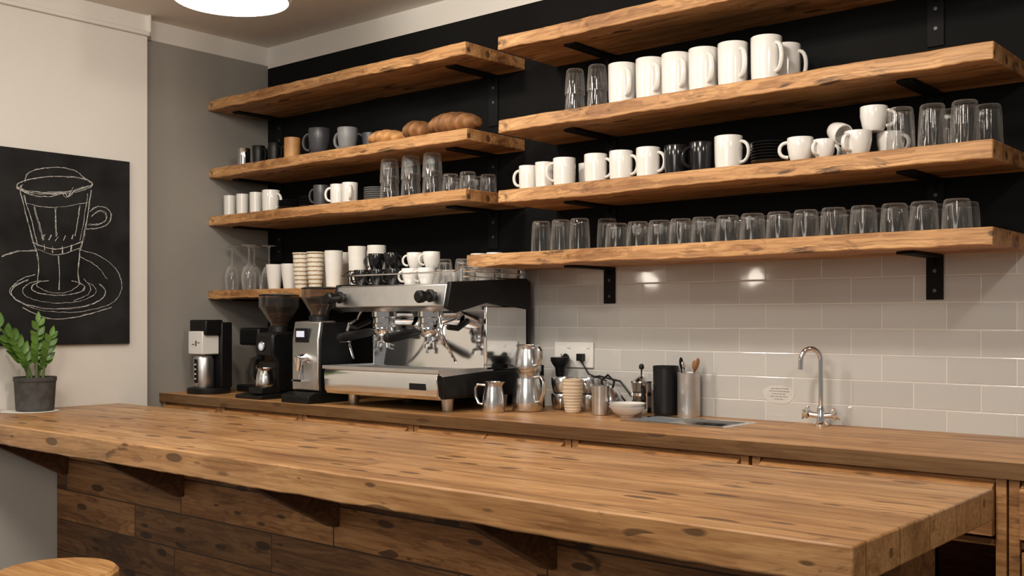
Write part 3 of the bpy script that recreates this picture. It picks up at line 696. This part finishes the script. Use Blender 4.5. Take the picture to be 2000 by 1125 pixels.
for gx in (-2.837,-2.60):
    emp('group_head',B().lathe([(0,1.275),(.030,1.275),(.046,1.268),(.046,1.25),(.040,1.245),(.040,1.228),(.043,1.224),(.043,1.213),(0,1.213)],28,M=T((gx,-.375,0))).tube([(gx,-.25,1.245),(gx,-.36,1.245)],.026,16),CHROME)
    pf=emp('portafilter',B().lathe([(0,1.212),(.036,1.212),(.037,1.205),(.034,1.187),(.028,1.18),(0,1.178)],28,M=T((gx,-.378,0)))
        .tube([(gx,-.378,1.18),(gx,-.378,1.163)],.012,12).tube([(gx,-.378,1.165),(gx-.022,-.378,1.158),(gx-.024,-.378,1.14)],.007,10).tube([(gx,-.378,1.165),(gx+.022,-.378,1.158),(gx+.024,-.378,1.14)],.007,10)
        .tube([(gx,-.41,1.2),(gx,-.445,1.194)],.007,10),CHROME)
    h=make('portafilter_handle',B().tube([(gx,-.43,1.197),(gx,-.445,1.195),(gx,-.50,1.187),(gx,-.555,1.18),(gx,-.585,1.177),(gx,-.59,1.1765)],[.010,.015,.0155,.0175,.015,.007],14),BPLAST,parent=pf,loc=-(pf.location+em.location)); h['label']='black portafilter handle'
for kx in (-2.945,-2.485):
    M=T((kx,-.465,1.322))@RX(95)
    emp('steam_knob',B().lathe([(0,-.004),(.012,-.004),(.012,.018),(.021,.022),(.022,.032),(.016,.036),(.017,.062),(.021,.066),(.021,.082),(.016,.088),(0,.089)],24,M=M),BPLAST)
for kx,s in ((-2.465,1),(-2.965,-1)):
    emp('steam_wand',B().tube([(kx,-.37,1.275),(kx,-.39,1.24),(kx-.01*s,-.44,1.225),(kx-.012*s,-.45,1.20),(kx+.0*s,-.43,1.15),(kx+.012*s,-.40,1.095)],.005,10),CHROME)
    emp('wand_grip',B().tube([(kx,-.33,1.235),(kx+.01*s,-.39,1.21),(kx-.004,-.425,1.215)],.010,12),BPLAST)
emp('pressure_gauge',B().lathe([(0,0),(.022,0),(.024,.004),(.022,.009),(.019,.009),(0,.008)],24,M=T((-2.73,-.252,1.235))@RX(90)),CHROME)
tag(em,'two-group stainless and black espresso machine on oak worktop','espresso machine')
# cups on machine
zt=1.3625
EB=mk_mug(.031,.060,BLACKC,rb=.022,w=.018,hr=.004,name='espresso_cup')
gg='black cups on the espresso machine'
for (x,yy,k,a) in ((-2.945,-.385,0,200),(-2.86,-.385,0,240),(-2.775,-.385,0,250),(-2.91,-.30,0,30),(-2.83,-.30,0,100),(-2.905,-.35,1,220),(-2.82,-.35,1,10)):
    place('eb',EB,(x,yy,zt+k*.0605),a,'glossy black espresso cup on machine top' if k==0 else 'glossy black espresso cup stacked on others','cup',gg)
EW=mk_mug(.031,.058,WHITE,rb=.022,w=.018,hr=.004,name='espresso_cup')
for (x,yy,k,a) in ((-2.69,-.385,0,250),(-2.61,-.385,0,235),(-2.745,-.295,0,30),(-2.665,-.295,0,100),(-2.705,-.345,1,220),(-2.625,-.345,1,240),(-2.535,-.25,0,0),(-2.46,-.24,0,90),
      (-2.93,-.12,0,0),(-2.85,-.12,0,20),(-2.77,-.12,0,80),(-2.69,-.12,0,70),(-2.61,-.12,0,20),(-2.53,-.12,0,0),(-2.455,-.12,0,80),(-2.59,-.205,0,60),(-2.67,-.205,0,60),(-2.57,-.155,1,40),(-2.49,-.16,1,60)):
    place('ew',EW,(x,yy,zt+k*.0585),a,'white espresso cup on machine top' if k==0 else 'white espresso cup stacked on others','cup','white cups on the espresso machine')
TG=mk_tumbler(.029,.085,.022)
for x,yy in ((-2.530,-.375),(-2.462,-.36),(-2.50,-.31)): place('tg',TG,(x,yy,zt),0,'clear glass upside down on machine top','glass','glasses on the espresso machine')

# ------------------------------------------------------------------ grinders
def grinder(cx,cy,steel,label):
    r=empty('coffee_grinder',(cx,cy,CZ)); fm=SATIN if steel else BPLAST
    def p(name,b,m,bevel=0): return make(name,b,m,parent=r,loc=(0,0,0),bevel=bevel)
    if steel:
        p('base',B().prism([(-.12,0),(-.12,.028),(-.09,.04),(.11,.04),(.11,0)],'x',-.08,.08,),BPLAST,.004)
        p('body',B().prism([(-.062,.04),(-.062,.235),(-.05,.30),(.10,.30),(.10,.04)],'x',-.078,.078),BPLAST,.006)
        p('front_cover',B().prism([(-.068,.045),(-.068,.235),(-.056,.303),(.02,.306),(.02,.045)],'x',-.080,.072),fm,.005)
        p('vent',B().box(.0785,.0795,.03,.09,.225,.229).box(.0785,.0795,.03,.09,.24,.244).box(.0785,.0795,.03,.09,.255,.259),STEEL)
        p('display',B().box(-.055,.02,-.0735,-.064,.225,.278),BPLAST,.002)
        p('screen',B().box(-.046,.0,-.075,-.0734,.245,.268),LCD)
        p('spout',B().tube([(-.005,-.06,.17),(-.005,-.10,.16),(-.005,-.10,.12)],[.02,.02,.012],14).box(-.03,.02,-.11,-.06,.08,.088).tube([(-.02,-.075,.088),(-.02,-.075,.14)],.006,8),CHROME)
        hz=.303
    else:
        p('base',B().prism([(-.15,0),(-.15,.014),(-.10,.02),(.10,.02),(.10,0)],'x',-.085,.085),BPLAST,.003)
        p('body',B().prism([(-.05,.02),(-.05,.14),(-.075,.17),(-.075,.25),(-.05,.262),(.09,.262),(.09,.02)],'x',-.055,.055),BPLAST,.01)
        p('display',B().lathe([(0,0),(.018,0),(.020,.003),(.018,.006),(0,.006)],20,M=T((-.01,-.075,.205))@RX(90)),CHROME)
        p('screen',B().lathe([(0,0),(.012,0),(0,.001)],20,M=T((-.01,-.0815,.205))@RX(90)),LCD)
        p('tamp_stand',B().box(-.01,.075,-.14,-.0505,.0205,.045),BPLAST,.003)
        p('spout',B().tube([(-.03,-.045,.16),(-.03,-.10,.15)],.012,12),BPLAST)
        hz=.262
    R_=.068 if steel else .080
    h1=.105 if steel else .125
    p('collar',B().lathe([(.03,hz),(.042,hz),(.04,hz+.02),(.035,hz+.024),(.0,hz+.024)],24),BPLAST)
    zb=hz+.022
    p('hopper',B().lathe([(.033,zb),(.036,zb+.012),(R_*.92,zb+h1*.55),(R_,zb+h1*.62),(R_,zb+h1-.003),(R_-.0025,zb+h1-.003),(R_-.003,zb+h1*.6),(.034,zb+.012),(.03,zb)],32),SMOKE)
    p('coffee_beans',B().lathe([(0,zb+.003),(.030,zb+.003),(.032,zb+.013),(R_*.66,zb+h1*.36),(R_*.4,zb+h1*.42),(0,zb+h1*.44)],28),BEAN)
    p('hopper_lid',B().lathe([(0,zb+h1+.004),(R_*.8,zb+h1+.004),(R_+.002,zb+h1),(R_+.002,zb+h1-.003),(0,zb+h1-.003)],32),BPLAST)
    tag(r,label,'coffee grinder'); return r
grinder(-3.145,-.42,True,'steel-fronted coffee grinder with bean hopper')
grinder(-3.46,-.37,False,'black coffee grinder with funnel bean hopper')
place('pit4',mk_pitcher(.036,.075),(-3.425,-.465,CZ+.0455),150,'small chrome pitcher on the grinder stand','jug')
# brewers
def brewer():
    r=empty('coffee_brewer',(-3.86,-.43,CZ))
    def p(name,b,m,bevel=0,label=None):
        o=make(name,b,m,parent=r,loc=(0,0,0),bevel=bevel)
        if label:o['label']=label
    p('base',B().lathe([(0,0),(.088,0),(.09,.004),(.09,.018),(.085,.024),(0,.024)],40),BPLAST)
    p('tower',B().box(-.062,.062,.02,.075,.022,.30).box(-.06,.06,-.055,.03,.245,.31),BPLAST,.006)
    p('jug',B().lathe([(0,.025),(.040,.025),(.042,.03),(.042,.145),(.038,.155),(.036,.158),(0,.158)],28,M=T((-.008,-.02,0))),SATIN)
    p('jug_window',B().box(-.012,.010,-.064,-.060,.045,.145),BPLAST,.002)
    p('water_mark',B().box(-.006,.004,-.0655,-.0638,.06,.066).box(-.006,.004,-.0655,-.0638,.08,.086).box(-.006,.004,-.0655,-.0638,.10,.106).box(-.006,.004,-.0655,-.0638,.12,.126),WPLAST)
    p('filter_holder',B().box(-.058,.045,-.062,.02,.165,.262),WPLAST,.004,'white filter holder with small printed mark')
    p('printed_mark',B().box(-.004,.004,-.0632,-.0618,.20,.222).box(-.03,-.012,-.0632,-.0618,.205,.208).box(.012,.026,-.0632,-.0618,.212,.215),TEXTM)
    tag(r,'black filter coffee brewer with white front','coffee brewer')
brewer()
def brewer2():
    r=empty('coffee_brewer',(-3.79,-.20,CZ))
    def p(name,b,m,bevel=0): make(name,b,m,parent=r,loc=(0,0,0),bevel=bevel)
    p('base',B().box(-.075,.075,-.09,.10,0,.03),BPLAST,.006)
    p('tower',B().box(-.07,.07,.03,.10,.03,.25).box(-.07,.07,-.08,.10,.2,.275),BPLAST,.01)
    p('carafe',B().lathe([(0,.032),(.05,.032),(.058,.05),(.058,.09),(.04,.13),(.04,.145),(.038,.145),(.055,.09),(.048,.036),(0,.036)],28,M=T((0,-.03,0))),SMOKE)
    p('carafe_handle',B().tube([(.04,-.06,.13),(.07,-.10,.12),(.07,-.10,.07),(.05,-.07,.055)],.007,8),BPLAST)
    tag(r,'dark drip coffee maker with glass carafe','coffee brewer')
brewer2()
place('blackcan',mk_cup(.036,.20,BPLAST,.034,name='canister'),(-3.62,-.22,zc),0,'tall black canister between brewer and grinder','canister')
place('dpit',mk_cup(.03,.15,BMETAL,.033,name='metal_canister'),(-2.335,-.12,zc),0,'dark steel canister behind pitchers','canister')

# ------------------------------------------------------------------ bar
bar=empty('bar_counter',(-2.3,-1.12,0))
o=make('bar_top',slab(B(),-3.979,-.63,-1.475,-.765,BZ-.064,BZ,.0045,90),W_BAR,parent=bar,bevel=.004,angle=30)
b=B().box(-3.975,-.72,-1.03,-1.005,0,BZ-.068).box(-.745,-.72,-1.005,-.82,0,BZ-.068).box(-3.975,-.72,-.84,-.82,.0,BZ-.068)
o=make('front_panel',b,W_PANEL,parent=bar); o['label']='reclaimed brown plank cladding'
for gx in (-3.908,-3.12,-2.332,-1.55,-.80):
    o=make('support_bracket',B().prism([(-1.031,BZ-.068),(-1.36,BZ-.068),(-1.36,BZ-.085),(-1.05,BZ-.25),(-1.031,BZ-.25)],'x',gx-.02,gx+.02),W_DARK,parent=bar,center=True,bevel=.002)
tag(bar,'long rustic oak bar counter with reclaimed plank front','bar counter')
# stool
st=empty('bar_stool',(-2.556,-1.735,0))
make('seat',B().lathe([(0,.58),(.135,.58),(.145,.586),(.148,.597),(.146,.61),(.138,.618),(.11,.619),(0,.615)],48),W_STOOL,parent=st,loc=(0,0,0))
for k in range(4):
    a=R(45+90*k); make('leg',B().tube([(.09*math.cos(a),.09*math.sin(a),.585),(.17*math.cos(a),.17*math.sin(a),0)],[.017,.013],12),W_STOOL,parent=st,loc=(0,0,0))
q=[(.142*math.cos(R(45+90*k)),.142*math.sin(R(45+90*k)),.2) for k in range(4)]
for k in range(4): make('stretcher',B().tube([q[k],q[(k+1)%4]],.009,8),W_STOOL,parent=st,loc=(0,0,0))
tag(st,'round light wooden bar stool beside the bar','stool')

# ------------------------------------------------------------------ plant
px,py=-3.872,-1.165
dl=make('doily',B().lathe([(0,.0),(.10,0),(.102,.001),(0,.0015)],48,mod=lambda r,z,t:r*(1+.04*math.cos(16*t)) if r>.05 else r),PAPERW,loc=(px,py-.02,BZ+.0005)); tag(dl,'thin white scalloped mat under plant pot','mat')
pot=empty('potted_plant',(px,py,BZ+.0022))
make('pot',B().lathe([(0,0),(.063,0),(.066,.003),(.072,.108),(.075,.110),(.075,.125),(.070,.125),(.068,.110),(0,.108)],36),CONC,parent=pot,loc=(0,0,0))
make('soil',B().lathe([(0,.116),(.067,.112),(.067,.1085),(0,.1085)],24),SOIL,parent=pot,loc=(0,0,0))
fol=B()
def leaf(b,base,direc,nrm,L,W):
    d=direc.normalized(); s=d.cross(nrm).normalized(); n=s.cross(d).normalized(); v=[];f=[]
    prof=[(0,.05),(.12,.55),(.3,.95),(.5,1),(.7,.75),(.88,.35),(1,.0)]
    for t,w in prof:
        c=base+d*L*t+n*(-.12*L*t*t)
        for q in (-1,-.5,0,.5,1): v.append(c+s*W*w*q*.5+n*(abs(q)*.12*W))
    for i in range(len(prof)-1):
        for k in range(4): f.append((i*5+k,i*5+k+1,(i+1)*5+k+1,(i+1)*5+k))
    b.add(v,f,1)
stems=[((-.01,-.02),(.0,-.16),.235,7,.062),((.01,.0),(.012,.005),.215,6,.052),((.02,.02),(.04,.04),.165,5,.05),((-.005,-.01),(.01,-.085),.16,5,.058),((0,.01),(-.02,.055),.11,3,.046)]
for (a,c,h,n,L) in stems:
    P=[]
    for i in range(13):
        t=i/12; P.append(Vector((a[0]+(c[0]-a[0])*t**1.6,a[1]+(c[1]-a[1])*t**1.6,.108+h*t)))
    fol.tube(P,[.0055-.003*i/12 for i in range(13)],8,mi=0)
    for k in range(n):
        t=.34+.60*k/(n-1); i=int(t*12); p=P[i]; tan=(P[min(i+1,12)]-P[i-1]).normalized()
        side=tan.cross(Vector((1,.3,0))).normalized()
        for s in (-1,1):
            dd=(side*s*.7+tan*.95+Vector((random.uniform(.0,.35),random.uniform(-.15,.15),0))).normalized()
            leaf(fol,p+tan*(.006*s),dd,Vector((1,-.5,.4)),L*(1-.35*abs(t-.55)),L*.46)
    leaf(fol,P[12],(P[12]-P[10]),Vector((1,-.5,.2)),L*.9,L*.36)
make('foliage',fol,[STEM,LEAF],parent=pot,loc=(0,0,0),angle=80)
tag(pot,'green leafy plant in dark concrete pot on bar','plant')

# ------------------------------------------------------------------ chalkboard
cbd=make('chalkboard',B().box(-3.9799,-3.965,-1.36,-.732,1.142,1.882),BOARD,center=True,bevel=.001); tag(cbd,'blackboard with chalk drawing of layered coffee glass','chalkboard')
# artwork drafted on a grid lying on the board: a = along the board, b = downward
def bd(a,b):
    s=(a-1000)/2059.; t=(.848-s)/(1+.848*s); Y=3.98/t
    return (-3.9642,-3+Y,1.24-(b-624)*(.763*Y+.647*3.98)/2059.)
def ell(cx,cy,rx,ry,a0=0,a1=360,n=40,tilt=0):
    return [(cx+rx*math.cos(R(a0+(a1-a0)*i/n)),cy+ry*math.sin(R(a0+(a1-a0)*i/n))+tilt*math.cos(R(a0+(a1-a0)*i/n))) for i in range(n+1)]
def smooth(pts,n=6):
    out=[]; P=[pts[0]]+pts+[pts[-1]]
    for i in range(1,len(P)-2):
        p0,p1,p2,p3=[Vector(q) for q in P[i-1:i+3]]
        for k in range(n):
            t=k/n; q=.5*((2*p1)+(-p0+p2)*t+(2*p0-5*p1+4*p2-p3)*t*t+(-p0+3*p1-3*p2+p3)*t**3); out.append((q.x,q.y))
    out.append(pts[-1]); return out
S=[ell(103,362,74,17,0,360,48,-2),ell(103,364,66,12,10,200,30,-2),
 smooth([(45,356),(50,340),(72,331),(108,328),(142,334),(160,348),(172,357)]),
 smooth([(30,364),(55,380),(95,384),(120,376),(130,384),(146,370),(176,362)]),
 smooth([(118,378),(126,386),(140,366)]),
 smooth([(35,372),(48,425),(60,470),(68,494)]),smooth([(43,382),(56,425),(70,480)]),
 smooth([(175,372),(168,420),(160,465),(152,490)]),smooth([(167,380),(160,430),(152,470)]),
 smooth([(172,414),(186,405),(205,407),(214,422),(207,438),(188,446),(166,448)]),
 smooth([(176,422),(190,412),(203,416),(203,430),(188,438),(170,438)]),
 smooth([(46,398),(100,406),(168,396)]),smooth([(62,404),(72,440),(80,470)]),smooth([(104,408),(104,440),(106,462)]),smooth([(152,402),(148,430),(142,462)]),
 [(78,466),(84,458)],[(92,470),(97,460)],[(104,472),(109,463)],[(120,470),(124,461)],[(136,468),(138,459)],
 smooth([(60,474),(106,487),(158,472)]),smooth([(66,486),(108,498),(153,485)]),
 [(82,478),(84,490)],[(98,482),(99,494)],[(118,482),(118,495)],[(136,479),(135,491)],
 smooth([(69,494),(72,520),(68,560)]),smooth([(152,489),(148,530),(151,556)]),[(110,500),(112,535),(111,566)],smooth([(68,560),(90,570),(112,573),(135,568),(151,556)]),
 ell(110,562,52,15,-60,250,36),ell(112,568,72,24,-40,240,40),ell(110,572,92,32,-30,230,44),
 smooth([(150,488),(190,500),(222,525),(234,558),(220,588),(180,604),(120,610),(60,602),(22,580),(16,566),(36,546),(66,536)]),
 smooth([(0,500),(30,491),(68,490)]),smooth([(40,600),(90,622),(150,618),(214,600)]),smooth([(160,545),(172,560),(168,575),(140,588)]),
 smooth([(150,500),(185,520),(205,545)])]
b=B()
for st_ in S:
    for rep in range(2):
        ox,oy=random.uniform(-1.6,1.6),random.uniform(-1.6,1.6)
        if rep and random.random()<.25: continue
        b.tube([bd(p[0]+ox*rep+random.uniform(-.8,.8),p[1]+oy*rep+random.uniform(-.8,.8)) for p in st_],[random.uniform(.0004,.0014) for _ in st_],5)
make('chalk_drawing',b,CHALK,parent=cbd)

# ------------------------------------------------------------------ lamps
lp=empty('ceiling_lamp',(-2.95,-.95,2.29))
make('shade',B().lathe([(.185,0),(.192,.002),(.195,.01),(.195,.2),(.16,.2095),(0,.2095)],48),WPLAST,parent=lp,loc=(0,0,0))
make('diffuser',B().lathe([(0,-.006),(.12,-.004),(.184,.001),(.186,.006),(0,.006)],48),LAMPE,parent=lp,loc=(0,0,0))
tag(lp,'round white glowing ceiling lamp','lamp')
def mk_pendant():
    r=empty('pendant_lamp',(0,0,0))
    make('bulb',B().lathe([(0,-.05),(.03,-.042),(.048,-.015),(.048,.01),(.03,.04),(.016,.06),(0,.06)],28),BULB,parent=r,loc=(0,0,0))
    make('socket',B().lathe([(.0,.06),(.02,.06),(.022,.10),(.01,.12),(0,.12)],20),BMETAL,parent=r,loc=(0,0,0))
    make('cord',B().tube([(0,0,.12),(0,0,.999)],.003,8),BMETAL,parent=r,loc=(0,0,0)); return r
for x,yy in ((-3.1,-3.0),(-3.62,-2.62)): place('pendant',mk_pendant,(x,yy,1.50),0,'bare warm bulb hanging on a black cord','lamp','hanging bulbs')

# ------------------------------------------------------------------ lights
def area(loc,size,power,col=(1,.91,.79)):
    l=bpy.data.lights.new('spot_or_fill_panel','AREA'); l.shape='DISK'; l.size=size; l.energy=power; l.color=col
    o=bpy.data.objects.new('ceiling_spot_or_fill',l); o.location=loc; COL.objects.link(o); return o
def aim(o,t): o.rotation_euler=(Vector(t)-o.location).to_track_quat('-Z','Y').to_euler()
for loc,tgt,s,p in (((-1.2,-1.5,2.47),(-1.4,-.3,1.3),.2,16),((-2.5,-1.5,2.47),(-2.7,-.2,1.5),.2,16),((.2,-1.8,2.47),(-.6,-.4,1.2),.2,11),
    ((-1.6,-2.6,2.47),(-2.0,-1.1,.9),.5,22),((-3.2,-2.4,2.47),(-3.4,-1.1,.9),.4,13),((-.6,-4.4,2.4),(-1.8,-.6,1.1),1.6,44)):  # last entry is an added broad fill from the camera side, not a ceiling spot
    aim(area(loc,s,p),tgt)
w=bpy.data.worlds.new('world'); bpy.context.scene.world=w; w.use_nodes=True
w.node_tree.nodes['Background'].inputs[0].default_value=(1.0,.96,.91,1); w.node_tree.nodes['Background'].inputs[1].default_value=.21

# ------------------------------------------------------------------ camera
cam=bpy.data.cameras.new('camera'); co=bpy.data.objects.new('camera',cam); COL.objects.link(co)
co.location=(0,-3,1.24); co.rotation_euler=(R(90),0,R(40.3)); cam.lens=36*2059/2000; cam.sensor_width=36; cam.shift_y=61.5/2000; cam.clip_start=.05
bpy.context.scene.camera=co
bpy.context.scene.view_settings.view_transform='Standard'
